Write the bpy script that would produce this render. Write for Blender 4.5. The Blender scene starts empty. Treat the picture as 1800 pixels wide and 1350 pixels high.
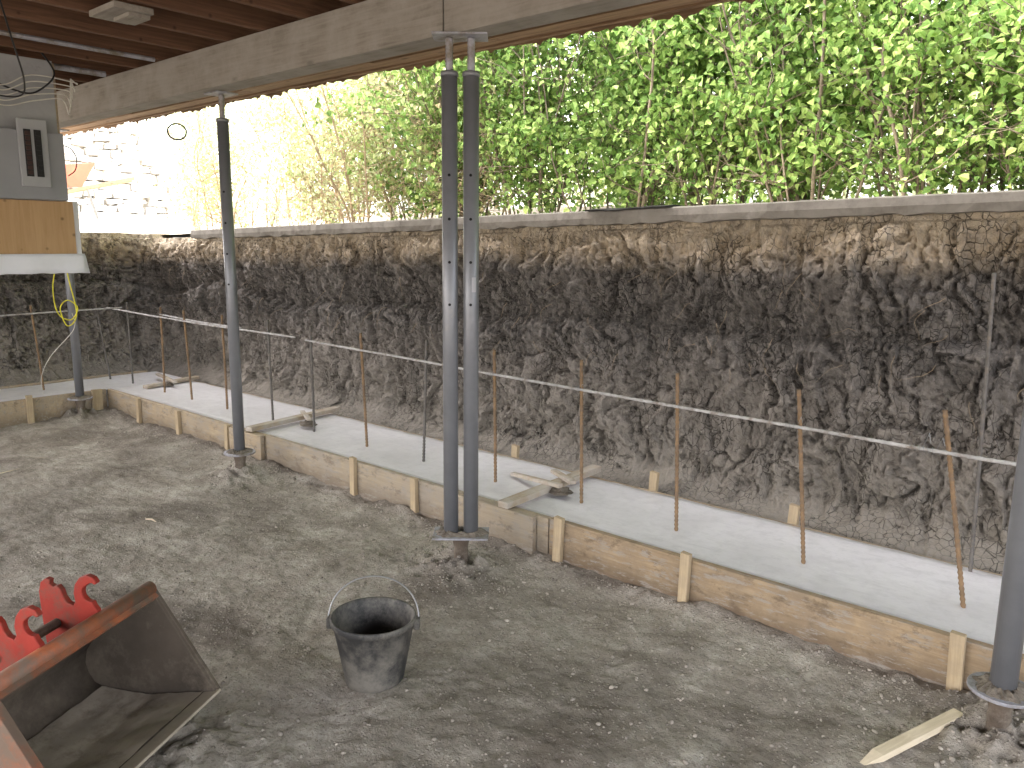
import bpy, math, random
import numpy as np
from math import *
from mathutils import Vector, Matrix, Quaternion, noise
random.seed(7); np.random.seed(7)
scene=bpy.context.scene
COL=scene.collection
# ------------------------------------------------------------ helpers
class MB:
    def __init__(s): s.v=[]; s.f=[]
    def add(s,vs,fs):
        o=len(s.v); s.v.extend([tuple(v) for v in vs]); s.f.extend([tuple(i+o for i in f) for f in fs]); return s
    def box(s,c,size,rot=None,jit=0):
        hx,hy,hz=[a/2 for a in size]; vs=[]
        for x in (-hx,hx):
            for y in (-hy,hy):
                for z in (-hz,hz):
                    p=Vector((x+random.uniform(-jit,jit),y+random.uniform(-jit,jit),z+random.uniform(-jit,jit)))
                    if rot is not None: p=rot@p
                    vs.append(p+Vector(c))
        return s.add(vs,[(0,1,3,2),(4,6,7,5),(0,4,5,1),(2,3,7,6),(0,2,6,4),(1,5,7,3)])
    def bar(s,a,b,w,h,up=(0,0,1)):
        a=Vector(a);b=Vector(b);d=(b-a).normalized();u=Vector(up)
        r=d.cross(u).normalized();u=r.cross(d)
        vs=[p+r*i*w/2+u*j*h/2 for p in(a,b) for i,j in((-1,-1),(1,-1),(1,1),(-1,1))]
        return s.add(vs,[(3,2,1,0),(4,5,6,7),(0,1,5,4),(1,2,6,5),(2,3,7,6),(3,0,4,7)])
    def tube(s,pts,rad,n=8,cap=True):
        pts=[Vector(p) for p in pts]; m=len(pts)
        if not hasattr(rad,'__len__'): rad=[rad]*m
        vs=[];fs=[];t0=(pts[1]-pts[0]).normalized()
        r=t0.orthogonal().normalized()
        for i in range(m):
            t=(pts[min(i+1,m-1)]-pts[max(i-1,0)])
            t=t.normalized() if t.length>1e-9 else t0
            r=(r-t*r.dot(t)); r=r.normalized() if r.length>1e-6 else t.orthogonal().normalized()
            b=t.cross(r)
            for k in range(n):
                a=2*pi*k/n; vs.append(pts[i]+(r*cos(a)+b*sin(a))*rad[i])
        for i in range(m-1):
            for k in range(n):
                k2=(k+1)%n; fs.append((i*n+k,i*n+k2,(i+1)*n+k2,(i+1)*n+k))
        if cap: fs.append(tuple(range(n-1,-1,-1))); fs.append(tuple((m-1)*n+k for k in range(n)))
        return s.add(vs,fs)
    def prism(s,poly,origin,ax,ay,n,t):
        o=Vector(origin);ax=Vector(ax);ay=Vector(ay);n=Vector(n);m=len(poly)
        vs=[o+ax*p[0]+ay*p[1]-n*t/2 for p in poly]+[o+ax*p[0]+ay*p[1]+n*t/2 for p in poly]
        fs=[tuple(range(m-1,-1,-1)),tuple(range(m,2*m))]+[(i,(i+1)%m,m+(i+1)%m,m+i) for i in range(m)]
        return s.add(vs,fs)
    def obj(s,name,mat,parent=None,smooth=False,bevel=0,**kw):
        me=bpy.data.meshes.new(name); me.from_pydata(s.v,[],s.f); me.update()
        if smooth: me.polygons.foreach_set("use_smooth",[True]*len(me.polygons))
        me.materials.append(mat); return mk(name,me,parent,bevel,**kw)
def mk(name,me,parent=None,bevel=0,loc=None,**kw):
    o=bpy.data.objects.new(name,me); COL.objects.link(o)
    if loc is not None: o.location=loc
    if parent is not None: o.parent=parent
    if bevel:
        b=o.modifiers.new("bevel","BEVEL"); b.width=bevel; b.segments=2; b.limit_method='ANGLE'
    for k,v in kw.items(): o[k]=v
    return o
def empty(name,loc,**kw):
    o=bpy.data.objects.new(name,None); COL.objects.link(o); o.location=loc; o.empty_display_size=.1
    for k,v in kw.items(): o[k]=v
    return o
def fr(x,y,z=0,o=4,H=.9): return noise.fractal(Vector((x,y,z)),H,2.1,o)
# ------------------------------------------------------------ materials
class NM:
    def __init__(s,name):
        s.m=bpy.data.materials.new(name); s.m.use_nodes=True; s.t=s.m.node_tree; s.n=s.t.nodes
        s.b=s.n["Principled BSDF"]; s.out=s.n["Material Output"]
        s.b.inputs["Specular IOR Level"].default_value=.25
    def new(s,ty,**kw):
        n=s.n.new(ty)
        for k,v in kw.items(): setattr(n,k,v)
        return n
    def link(s,a,b): s.t.links.new(a,b)
    def coord(s,scale=(1,1,1),kind="Object"):
        c=s.new("ShaderNodeTexCoord"); mp=s.new("ShaderNodeMapping"); mp.inputs["Scale"].default_value=scale
        s.link(c.outputs[kind],mp.inputs["Vector"]); return mp.outputs[0]
    def noise(s,co,scale,detail=6,rough=.6,dist=0):
        n=s.new("ShaderNodeTexNoise"); n.inputs["Scale"].default_value=scale; n.inputs["Detail"].default_value=detail
        n.inputs["Roughness"].default_value=rough; n.inputs["Distortion"].default_value=dist
        s.link(co,n.inputs["Vector"]); return n.outputs["Fac"]
    def voro(s,co,scale,feature='F1',out="Distance"):
        n=s.new("ShaderNodeTexVoronoi",feature=feature); n.inputs["Scale"].default_value=scale
        s.link(co,n.inputs["Vector"]); return n.outputs[out]
    def ramp(s,fac,stops):
        r=s.new("ShaderNodeValToRGB"); e=r.color_ramp.elements
        while len(e)<len(stops): e.new(.5)
        for i,(p,c) in enumerate(stops):
            e[i].position=p; e[i].color=(c[0],c[1],c[2],1) if hasattr(c,'__len__') else (c,c,c,1)
        s.link(fac,r.inputs[0]); return r.outputs[0]
    def mix(s,fac,a,b,mode='MIX'):
        n=s.new("ShaderNodeMix",data_type='RGBA',blend_type=mode)
        for v,i in ((fac,0),(a,6),(b,7)):
            if isinstance(v,bpy.types.NodeSocket): s.link(v,n.inputs[i])
            else: n.inputs[i].default_value=v if i==0 else (v[0],v[1],v[2],1)
        return n.outputs[2]
    def math(s,op,a,b=0,clamp=False):
        n=s.new("ShaderNodeMath",operation=op,use_clamp=clamp)
        for v,i in ((a,0),(b,1)):
            if isinstance(v,bpy.types.NodeSocket): s.link(v,n.inputs[i])
            else: n.inputs[i].default_value=v
        return n.outputs[0]
    def bump(s,h,strength=.5,dist=.01,prev=None):
        n=s.new("ShaderNodeBump"); n.inputs["Strength"].default_value=strength; n.inputs["Distance"].default_value=dist
        s.link(h,n.inputs["Height"])
        if prev is not None: s.link(prev,n.inputs["Normal"])
        return n.outputs[0]
    def point(s): return s.new("ShaderNodeNewGeometry").outputs["Pointiness"]
    def fin(s,col=None,rough=.8,normal=None,metal=0):
        if col is not None:
            if isinstance(col,bpy.types.NodeSocket): s.link(col,s.b.inputs["Base Color"])
            else: s.b.inputs["Base Color"].default_value=(*col,1)
        if isinstance(rough,bpy.types.NodeSocket): s.link(rough,s.b.inputs["Roughness"])
        else: s.b.inputs["Roughness"].default_value=rough
        s.b.inputs["Metallic"].default_value=metal
        if normal is not None: s.link(normal,s.b.inputs["Normal"])
        return s.m
def m_wood(name,base,dark,scale=(1.2,22,22),stain=None,stainamt=.5,rough=.8,low=None):
    m=NM(name); co=m.coord(scale); g=m.noise(co,2.2,8,.65,.6); co1=m.coord((1,1,1))
    c=m.ramp(g,[(.3,dark),(.62,base)])
    k=m.voro(m.coord((2.2,7,7)),1.3); c=m.mix(m.ramp(k,[(.05,.75),(.14,0)]),c,tuple(x*.35 for x in dark))
    if stain:
        f=m.ramp(m.noise(co1,4,7,.7),[(.5-.25*stainamt,0),(.62,1)]); f2=m.math('MULTIPLY',f,stainamt+.3,True)
        c=m.mix(f2,c,stain)
    if low:
        geo=m.new("ShaderNodeNewGeometry"); sx=m.new("ShaderNodeSeparateXYZ"); m.link(geo.outputs["Position"],sx.inputs[0])
        zz=m.math('ADD',sx.outputs[2],m.math('MULTIPLY',m.noise(co1,6,7,.7),.16))
        c=m.mix(m.ramp(zz,[(.11,.85),(.21,0)]),c,low)
        gg=m.ramp(m.noise(m.coord((3,14,14)),3,8,.75),[(.52,0),(.61,.8)]); c=m.mix(gg,c,(.30,.275,.24))
        gg=m.ramp(m.noise(m.coord((5,9,9)),2,8,.75),[(.53,0),(.64,.75)]); c=m.mix(gg,c,low)
    n=m.bump(g,.35,.004); return m.fin(c,rough,n)
def m_flat(name,col,var=.25,rough=.6,scale=8,metal=0,bump=.15,dirt=None,dirtamt=.4):
    m=NM(name); co=m.coord(); a=m.noise(co,scale,7,.65)
    c=m.ramp(a,[(.3,tuple(x*(1-var) for x in col)),(.7,tuple(min(1,x*(1+var)) for x in col))])
    if dirt:
        d=m.ramp(m.noise(co,scale*.6,9,.75),[(.62-dirtamt*.3,0),(.72-dirtamt*.2,1)]); c=m.mix(d,c,dirt)
    return m.fin(c,rough,m.bump(m.noise(co,scale*9,4,.6),bump,.003),metal)

def mat_ground():
    m=NM("dirt_floor"); co=m.coord()
    big=m.noise(co,.8,7,.65,.5); mid=m.noise(co,4,8,.72); fine=m.noise(co,60,6,.75)
    c=m.ramp(mid,[(.3,(.22,.19,.155)),(.5,(.355,.32,.268)),(.68,(.52,.48,.415))])
    c=m.mix(m.ramp(big,[(.38,.75),(.53,0)]),c,(.135,.112,.09))
    c=m.mix(m.ramp(fine,[(.38,.5),(.5,0)]),c,(.12,.10,.08))
    pv=m.voro(co,55); pc=m.voro(co,55,'F1',"Color")
    pf=m.math('MULTIPLY',m.ramp(pv,[(.20,1),(.32,0)]),m.ramp(pc,[(.6,0),(.65,1)])); c=m.mix(m.math('MULTIPLY',pf,.5),c,(.48,.44,.385))
    c=m.mix(m.ramp(m.point(),[(.40,.7),(.485,0)]),c,(.07,.058,.047))  # hollows darkened by pointiness, crease shade put into the dirt colour
    c=m.mix(m.ramp(m.point(),[(.515,0),(.61,.45)]),c,(.52,.48,.42))  # raised crumbs lightened by pointiness, highlight put into the colour
    h=m.math('ADD',m.math('MULTIPLY',fine,1.0),m.math('MULTIPLY',m.noise(co,16,7,.75),1.5)); h=m.math('ADD',h,m.math('MULTIPLY',pf,.6))
    n=m.bump(h,.75,.012); return m.fin(c,.95,n)
def mat_bank():
    m=NM("layered_soil"); co=m.coord()
    geo=m.new("ShaderNodeNewGeometry"); sx=m.new("ShaderNodeSeparateXYZ"); m.link(geo.outputs["Position"],sx.inputs[0])
    z=sx.outputs[2]; x=sx.outputs[0]
    zn=m.math('ADD',z,m.math('MULTIPLY',m.math('SUBTRACT',m.noise(co,3.2,10,.78),.5),.36))
    zn=m.math('SUBTRACT',zn,m.math('MULTIPLY',x,.022))
    zn=m.math('ADD',zn,m.math('ADD',.04,m.math('MULTIPLY',m.math('MAXIMUM',m.math('ADD',x,5),0),.010)))
    f=m.math('DIVIDE',zn,2.1)
    c=m.ramp(f,[(0,(.38,.34,.28)),(.12,(.38,.34,.28)),(.19,(.28,.25,.21)),(.44,(.235,.21,.185)),(.56,(.115,.105,.098)),(.755,(.13,.117,.106)),(.82,(.42,.335,.23)),(.90,(.62,.52,.38))])
    sp=m.noise(co,26,7,.75); c=m.mix(m.ramp(sp,[(.45,0),(.75,.5)]),c,(.38,.345,.30))
    st=m.noise(m.coord((9,9,1.6)),3,8,.7); c=m.mix(m.ramp(st,[(.47,0),(.69,.6)]),c,(.34,.31,.275))
    lo=m.noise(m.coord((1,1,.5)),5,6,.7); c=m.mix(m.ramp(lo,[(.34,.5),(.48,0)]),c,(.09,.08,.07))
    cr=m.voro(m.coord((1.25,1.25,.6)),20,'DISTANCE_TO_EDGE'); msk=m.ramp(m.noise(co,3,5,.6),[(.43,0),(.56,1)])
    crm=m.math('MULTIPLY',m.ramp(cr,[(0,.85),(.045,0)]),msk); c=m.mix(crm,c,(.02,.017,.015))
    pt=m.point(); c=m.mix(m.ramp(pt,[(.34,.9),(.47,0)]),c,(.026,.022,.019))  # crevice shade mixed into the soil colour by pointiness
    c=m.mix(m.ramp(pt,[(.52,0),(.64,.35)]),c,(.38,.345,.30))  # ridge highlights tinted into the soil colour
    h=m.math('ADD',sp,m.math('MULTIPLY',st,1.4)); h=m.math('ADD',h,m.math('MULTIPLY',m.noise(co,12,7,.7,.8),1.0)); h=m.math('SUBTRACT',h,m.math('MULTIPLY',crm,.6))
    n=m.bump(h,.9,.025); n=m.bump(m.noise(co,90,4,.7),.5,.007,n); return m.fin(c,.82,n)
def mat_upper():
    m=NM("yard_gravel"); co=m.coord(); a=m.noise(co,1.2,8,.7); b=m.noise(co,30,5,.7)
    c=m.ramp(a,[(.35,(.42,.39,.31)),(.6,(.6,.56,.49))]); c=m.mix(m.ramp(b,[(.4,.5),(.6,0)]),c,(.3,.26,.2))
    return m.fin(c,.95,m.bump(b,.6,.02))
def mat_concrete(name,c1,c2,c3,rough=.6):
    m=NM(name); co=m.coord(); a=m.noise(co,1.6,7,.6,.3); b=m.noise(co,14,7,.7)
    c=m.ramp(a,[(.32,c1),(.6,c2)]); c=m.mix(m.ramp(b,[(.47,0),(.70,.6)]),c,c3)
    t=m.noise(m.coord((1.2,7,1)),3,8,.7,.5); c=m.mix(m.ramp(t,[(.54,0),(.68,.4)]),c,c3)
    n=m.bump(m.noise(m.coord((1,5,1)),9,6,.6),.25,.005); return m.fin(c,rough,n)
def mat_leaf(name,cols,trans=.5):
    m=NM(name); geo=m.new("ShaderNodeNewGeometry")
    c=m.ramp(geo.outputs["Random Per Island"],[(i/(len(cols)-1),k) for i,k in enumerate(cols)])
    m.fin(c,.5); m.b.inputs["Specular IOR Level"].default_value=.35
    t=m.new("ShaderNodeBsdfTranslucent"); hs=m.new("ShaderNodeHueSaturation"); hs.inputs["Value"].default_value=1.5; hs.inputs["Saturation"].default_value=.9
    m.link(c,hs.inputs["Color"]); m.link(hs.outputs[0],t.inputs[0])
    mx=m.new("ShaderNodeMixShader"); mx.inputs[0].default_value=trans
    m.link(m.b.outputs[0],mx.inputs[1]); m.link(t.outputs[0],mx.inputs[2]); m.link(mx.outputs[0],m.out.inputs[0]); return m.m
M_ground=mat_ground(); M_bank=mat_bank(); M_upper=mat_upper()
M_conc=mat_concrete("fresh_concrete",(.62,.60,.60),(.74,.72,.725),(.53,.515,.515),.32)
M_kerb=mat_concrete("old_concrete",(.20,.185,.16),(.30,.28,.25),(.13,.115,.10),.9)
M_woodA=m_wood("warm_pine",(.40,.30,.19),(.27,.19,.11),stain=(.22,.17,.12),stainamt=.5,low=(.14,.10,.065))
M_woodB=m_wood("grey_stained_pine",(.42,.345,.24),(.29,.225,.15),stain=(.32,.28,.23),stainamt=.55,low=(.19,.15,.11))
M_woodC=m_wood("pale_pine",(.46,.365,.24),(.33,.24,.145),stain=(.33,.28,.215),stainamt=.5,low=(.20,.155,.105))
M_stake=m_wood("stake_pine",(.52,.41,.26),(.38,.28,.16),(22,22,1.5),stain=(.30,.25,.19),stainamt=.4)
M_brace=m_wood("brace_wood",(.42,.33,.22),(.25,.19,.13),(18,2,18),stain=(.46,.43,.39),stainamt=.5)
M_ground_stake=m_wood("ground_stake_pine",(.72,.62,.46),(.55,.46,.32),(3,20,20))
M_beam=m_wood("grey_beam",(.27,.245,.21),(.17,.148,.12),stain=(.32,.295,.26),stainamt=.5)
M_joist=m_wood("joist_wood",(.16,.085,.05),(.085,.045,.027),(22,1.2,22))
M_deck=m_wood("subfloor_wood",(.085,.058,.04),(.045,.03,.02),(1.2,20,20))
M_rim=m_wood("rim_wood",(.30,.195,.115),(.16,.10,.06))
M_ply=m_wood("plywood",(.50,.33,.175),(.41,.26,.125),(14,14,1.0))
M_post=m_flat("grey_painted_steel",(.215,.22,.235),.12,.38,5,.35,.06,(.28,.265,.24),.12)
M_galv=m_flat("galvanised_plate",(.36,.36,.40),.2,.5,9,.4,.2,(.2,.17,.13),.6)
M_hole=m_flat("dark_hole",(.015,.015,.015),.1,.9)
M_rust=m_flat("muddy_pipe",(.11,.085,.065),.4,.95,14,0,.8,(.20,.17,.135),.6)
M_rebar=m_flat("rusty_rebar",(.25,.165,.095),.35,.8,18,.2,.4,(.16,.12,.09),.5)
M_rebar2=m_flat("grey_rebar",(.14,.13,.12),.3,.6,18,.4,.4,(.24,.19,.145),.3)
M_rebar3=m_flat("crusted_rebar",(.42,.41,.40),.3,.8,12,.1,.8,(.24,.2,.17),.4)
M_black=m_flat("black_rubber",(.05,.049,.048),.3,.55,6,0,.3,(.19,.175,.15),.6)
M_orange=m_flat("worn_orange_paint",(.34,.11,.05),.3,.6,9,0,.4,(.16,.115,.085),.8)
M_red=m_flat("red_paint",(.27,.03,.02),.2,.55,9,0,.15,(.15,.07,.05),.45)
M_redtray=m_flat("glare_pale_red_tray",(.62,.22,.15),.15,.5,3)  # red lightened in the colour to stand in for background glare
M_inner=m_flat("dirty_steel",(.10,.08,.062),.3,.8,3,0,.3,(.20,.165,.125),.5)
M_mud=m_flat("dried_mud",(.40,.345,.27),.2,.95,5,0,.6,(.20,.165,.125),.35)
M_mud2=m_flat("post_mud",(.18,.155,.125),.3,.95,30,0,1,(.10,.08,.06),.4)
M_wire=m_flat("wire_steel",(.28,.28,.28),.2,.4,20,.7,.1)
M_greyboard=m_flat("grey_board",(.33,.335,.335),.12,.8,4,0,.2,(.24,.24,.24),.2)
M_box=m_flat("grey_enamel",(.28,.285,.295),.06,.4,4,0,.03)
M_box2=m_flat("light_grey_enamel",(.36,.365,.375),.06,.4,4,0,.03)
M_breaker=m_flat("breaker_plastic",(.02,.02,.02),.2,.5,30,0,.03)
M_breakerr=m_flat("breaker_plastic_brown",(.05,.027,.023),.2,.5,30,0,.03)
M_plastic=m_flat("white_sheet",(.76,.78,.82),.06,.5,3,0,.2)
M_cableb=m_flat("black_cable",(.02,.02,.02),.2,.5,20,0,.05)
M_cablew=m_flat("white_cable",(.6,.58,.52),.1,.6,20,0,.05)
M_yellow=m_flat("yellow_rope",(.65,.60,.05),.15,.7,20,0,.2)
M_bark=m_flat("lilac_bark",(.19,.15,.115),.4,.95,14,0,.8,(.32,.27,.21),.4)
M_drybark=m_flat("dry_twigs",(.46,.36,.25),.35,.95,14,0,.6)
M_leaf=mat_leaf("lilac_leaf",[(.10,.19,.045),(.19,.31,.075),(.28,.40,.11),(.40,.50,.17)],.52)
M_leaf2=mat_leaf("dry_leaf",[(.30,.38,.16),(.44,.49,.24),(.46,.37,.22)],.5)
M_leaf3=mat_leaf("glare_pale_leaf",[(.46,.56,.34),(.60,.67,.46),(.72,.76,.58)],.5)  # leaf colours raised towards white, painting in the overexposed haze
M_stone=m_flat("glare_pale_stone",(.82,.79,.73),.12,.9,5,0,.8,(.64,.60,.53),.3)  # stone tone lifted so the colour carries the washed-out glare
M_pebble=m_flat("pebbles",(.33,.295,.25),.5,.95,9,0,.5,(.18,.155,.13),.5)
M_tar=m_flat("tar_paper",(.03,.028,.027),.3,.9,9,0,.5)
M_sticker=m_flat("white_sticker",(.38,.38,.40),.05,.6)
M_tyre=m_flat("tyre_rubber",(.08,.08,.08),.2,.8)
M_root=m_flat("pale_roots",(.35,.27,.18),.3,.9,20)
M_fence=m_flat("grey_fence_wood",(.22,.20,.18),.3,.9,6,0,.5)
# ------------------------------------------------------------ camera
th,p,r=radians(130.84),radians(10.15),radians(.57)
F=Vector((cos(th)*cos(p),sin(th)*cos(p),-sin(p))); R=Vector((sin(th),-cos(th),0)); U=R.cross(F)
R2=R*cos(r)+U*sin(r); U2=R2.cross(F)
cam=bpy.data.cameras.new("camera"); co=bpy.data.objects.new("camera",cam); COL.objects.link(co)
mt=Matrix((R2,U2,-F)).transposed().to_4x4(); mt.translation=Vector((0,0,1.65)); co.matrix_world=mt
cam.sensor_width=36; cam.lens=28; cam.clip_start=.05; cam.clip_end=1500; scene.camera=co
# ------------------------------------------------------------ ground
def topz(x): return 1.90+.022*(min(max(x,-10),4)+.67)
POSTS=[(-7.71,2.84),(-4.93,2.82),(-2.70,2.74),(-.35,2.93)]
def gh(x,y):
    if x>3 or y<-2.5: return 0.02*fr(x*.4,y*.4)
    h=.024*fr(x*1.1,y*1.1,0,3)+.009*fr(x*5,y*5,3,4)+.0065*fr(x*20,y*20,5,4)
    dist,_=noise.voronoi(Vector((x*24,y*24,1.1))); h+=.0045*max(0,.45-dist[0])*(1+2*fr(x*2,y*2,8))
    for a,b in POSTS:
        d=hypot(x-a,y-b)
        if d<.6: h+=(.055*exp(-(d/.15)**2)+.02*exp(-(d/.3)**2))*(1+.8*fr(x*14,y*14,7,3))
    if y>2.6: h+=.03*exp(-((y-3.12)/.12)**2)*(1+fr(x*5,y*5,9,3))
    d=hypot(x+2.36,y-1.10)
    if d<.6: h+=.028*exp(-(d/.22)**2)*(1+fr(x*12,y*12,2,3))
    return h
def axis(fine0,fine1,step,lo,hi):
    a=list(np.arange(fine0,fine1,step)); 
    s=step;v=fine1
    while v<hi: a.append(v); s*=1.35; v+=s
    a.append(hi); s=step; v=fine0-step
    while v>lo: a.insert(0,v); s*=1.35; v-=s
    a.insert(0,lo); return a
def grid(name,xs,ys,fz,mat,skip=None,**kw):
    nx,ny=len(xs),len(ys); vs=[(x,y,fz(x,y)) for x in xs for y in ys]; fs=[]
    for i in range(nx-1):
        for j in range(ny-1):
            if skip and skip((xs[i]+xs[i+1])/2,(ys[j]+ys[j+1])/2): continue
            fs.append((i*ny+j,(i+1)*ny+j,(i+1)*ny+j+1,i*ny+j+1))
    b=MB(); b.v=vs; b.f=fs; return b.obj(name,mat,smooth=True,**kw)
xs=sorted(set(round(v,4) for v in list(axis(-4.2,.4,.012,-4.3,400))+list(np.arange(-9.8,-4.2,.022))))
ys=[y for y in axis(.5,3.2,.013,-400,4.6)]
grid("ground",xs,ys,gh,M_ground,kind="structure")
def uz(x,y):
    t=topz(x)-.012
    k=min(max((-9.6-x)/5,0),1); k=k*k*(3-2*k)
    n=.04*fr(x*.8,y*.8) if (y>5.2 or x<-9.6) else .006*fr(x*3,y*3)
    return t+k*.38+n-(0.0 if y>4.9 or x<-9.4 else .01)
ux=axis(-16,3,.3,-500,500); ux=sorted(set(round(v,3) for v in ux)|{-9.35})
uy=sorted(set([round(v,3) for v in axis(4.45,9,.25,-500,500)]))
grid("upper_ground",ux,uy,uz,M_upper,skip=lambda x,y:(x>-9.35 and y<4.45),kind="structure")
# ------------------------------------------------------------ soil bank
def build_bank():
    P=[];
    x=6.0
    while x>.5: P.append((x,4.35,0,-1)); x-=.08
    while x>-9.0: P.append((x,4.35,0,-1)); x-=(.0115 if x>-5 else .017)
    for i in range(1,16):
        a=i/16*pi/2; P.append((-9.0-.3*sin(a),4.05+.3*cos(a),sin(a),-cos(a)))
    y=4.03
    while y>1.2: P.append((-9.3,y,1,0)); y-=.02
    while y>-9: P.append((-9.3,y,1,0)); y-=.1
    NZ=155
    pz=[-.1,.05,.13,.18,.23,.30,.6,.9,1.14,1.21,1.34,1.50,1.56,1.70,1.9]
    pd=[.37,.36,.34,.30,.17,.09,.07,.06,.07,-.04,.04,.06,.08,.07,.0]
    vs=[];s=0;last=None
    for (x,y,nx,ny) in P:
        if last: s+=hypot(x-last[0],y-last[1])
        last=(x,y); T=topz(x)-.07 if nx<.5 else 1.70+.03*fr(y*2,1.7)
        sh=.14*fr(s*.7,3.3,1,3)
        for k in range(NZ+1):
            t=k/NZ; z=-.06+t*(T+.06)
            zc=z/T*1.8
            d=float(np.interp(zc+sh*(1 if zc>.5 else .4),pz,pd))
            amp=.82*float(np.interp(zc,[0,.2,.35,1.5,1.62,1.8],[.5,.6,1,1,.7,.5]))
            q1=.15*fr(s*3,z*3,1,4); q2=.15*fr(s*3,z*3,8,4)
            wx=s+q1; wz=z+q2
            d+=.13*fr(s*.9,z*1.0,2,3)*amp
            d+=.045*fr(wx*10,wz*1.5,6,3)*amp
            dist,pp=noise.voronoi(Vector((wx*7.5,wz*2.4,.3)))
            d+=(.02*(.5-dist[0])+.04*(noise.cell(pp[0]*7.3)-.5)- .035*max(0,1-(dist[1]-dist[0])/.08))*amp
            dist,pp=noise.voronoi(Vector((wx*18,wz*7,2.3)))
            d+=(.010*(.5-dist[0])+.014*(noise.cell(pp[0]*5.1)-.5)-.016*max(0,1-(dist[1]-dist[0])/.13))*amp
            c1=abs(noise.noise(Vector((wx*4.5,wz*.8,4.4))))
            d-=.045*max(0,1-c1/.028)*amp
            c1=abs(noise.noise(Vector((wx*13,wz*3.5,9.4))))
            d-=.016*max(0,1-c1/.065)*amp
            d+=.022*fr(s*10,z*10,4,5,.85)*(.4+amp)
            if t>.97: d=d*.6
            vs.append((x+nx*d,y+ny*d,z))
        vs.append((x-nx*.35,y-ny*.35,T+.0))
    n=NZ+2; fs=[]
    for i in range(len(P)-1):
        for k in range(n-1): fs.append((i*n+k,i*n+k+1,(i+1)*n+k+1,(i+1)*n+k))
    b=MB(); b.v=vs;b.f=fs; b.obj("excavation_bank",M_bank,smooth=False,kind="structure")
build_bank()
b=MB(); X=[i*.05-8.2 for i in range(int(14/.05))]; vs=[];fs=[]
for x in X:
    T=topz(x); e=.008*fr(x*9,1); e2=.010*fr(x*7,4)
    j=.014*fr(x*2,8)
    prof=[(4.62,T-.10),(4.275+e2+j,T-.088+.016*fr(x*6,9)),(4.265+e+j,T-.05),(4.27+e+j,T-.008+e*.4),(4.282+e+j,T+e*.5),(4.62,T+.003),]
    vs+= [(x,a-.02,c) for a,c in prof]
m=6
for i in range(len(X)-1):
    for k in range(m): fs.append((i*m+k,i*m+(k+1)%m,(i+1)*m+(k+1)%m,(i+1)*m+k))
fs.append(tuple(range(m))); fs.append(tuple((len(X)-1)*m+k for k in reversed(range(m))))
b.add(vs,fs); b.obj("kerb",M_kerb,kind="structure")
b=MB(); g=[]; 
for i in range(12):
    for j in range(4):
        x=-3.05+i*.055; y=4.22+j*.08; g.append((x,y,topz(x)+.012+.010*fr(x*6,y*6)+(.0 if j else -.012)))
b.add(g,[(i*4+j,(i+1)*4+j,(i+1)*4+j+1,i*4+j+1) for i in range(11) for j in range(3)])
o=b.obj("shingle_scrap",M_tar,label="dark roofing shingle scrap lying on the concrete kerb",category="shingle")
sm=o.modifiers.new("s","SOLIDIFY"); sm.thickness=.008
b=MB()
for i in range(90):
    x=random.uniform(-8.8,.3); z=random.uniform(.9,1.62); q=Vector((x,4.28,z)); pts=[q]; d=Vector((random.uniform(-.6,.6),-1,random.uniform(-1,.4))).normalized()
    for k in range(7):
        d=(d+Vector((random.uniform(-.5,.5),random.uniform(-.1,.25),random.uniform(-.6,.3)))).normalized(); q=q+d*random.uniform(.015,.04); pts.append(q)
    b.tube(pts,[.0014*(1-.12*k) for k in range(8)],4)
b.obj("plant_roots",M_root,kind="stuff")
def pebbles(N,name):
    t=(1+5**.5)/2; ico=[Vector(v).normalized() for v in [(-1,t,0),(1,t,0),(-1,-t,0),(1,-t,0),(0,-1,t),(0,1,t),(0,-1,-t),(0,1,-t),(t,0,-1),(t,0,1),(-t,0,-1),(-t,0,1)]]
    F_=[(0,11,5),(0,5,1),(0,1,7),(0,7,10),(0,10,11),(1,5,9),(5,11,4),(11,10,2),(10,7,6),(7,1,8),(3,9,4),(3,4,2),(3,2,6),(3,6,8),(3,8,9),(4,9,5),(2,4,11),(6,2,10),(8,6,7),(9,8,1)]
    b=MB()
    for i in range(N):
        u=random.random()
        if u<.22: x=random.uniform(-8,.2); y=3.1-abs(random.gauss(0,.12))
        elif u<.40: a,c=random.choice(POSTS[1:]); x=random.gauss(a,.24); y=random.gauss(c,.18)
        else: x=-4.8*random.random()**1.3+.2; y=random.uniform(.8,3.1)
        if y>3.11: continue
        s=min(.0025+random.expovariate(1/.0023),.013); z=gh(x,y)
        rot=Quaternion((random.random(),random.random(),random.random(),random.random())).normalized()
        sc=Vector((1,random.uniform(.6,1),random.uniform(.45,.8)))
        vs=[]
        for v in ico:
            w=v*random.uniform(.85,1.1); w=Vector((w.x*sc.x,w.y*sc.y,w.z*sc.z)); w=rot@w; vs.append((x+w.x*s,y+w.y*s,z+w.z*s*.8+s*.15))
        b.add(vs,F_)
    b.obj(name,M_pebble,kind="stuff",smooth=True)
pebbles(11000,"gravel")
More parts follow.
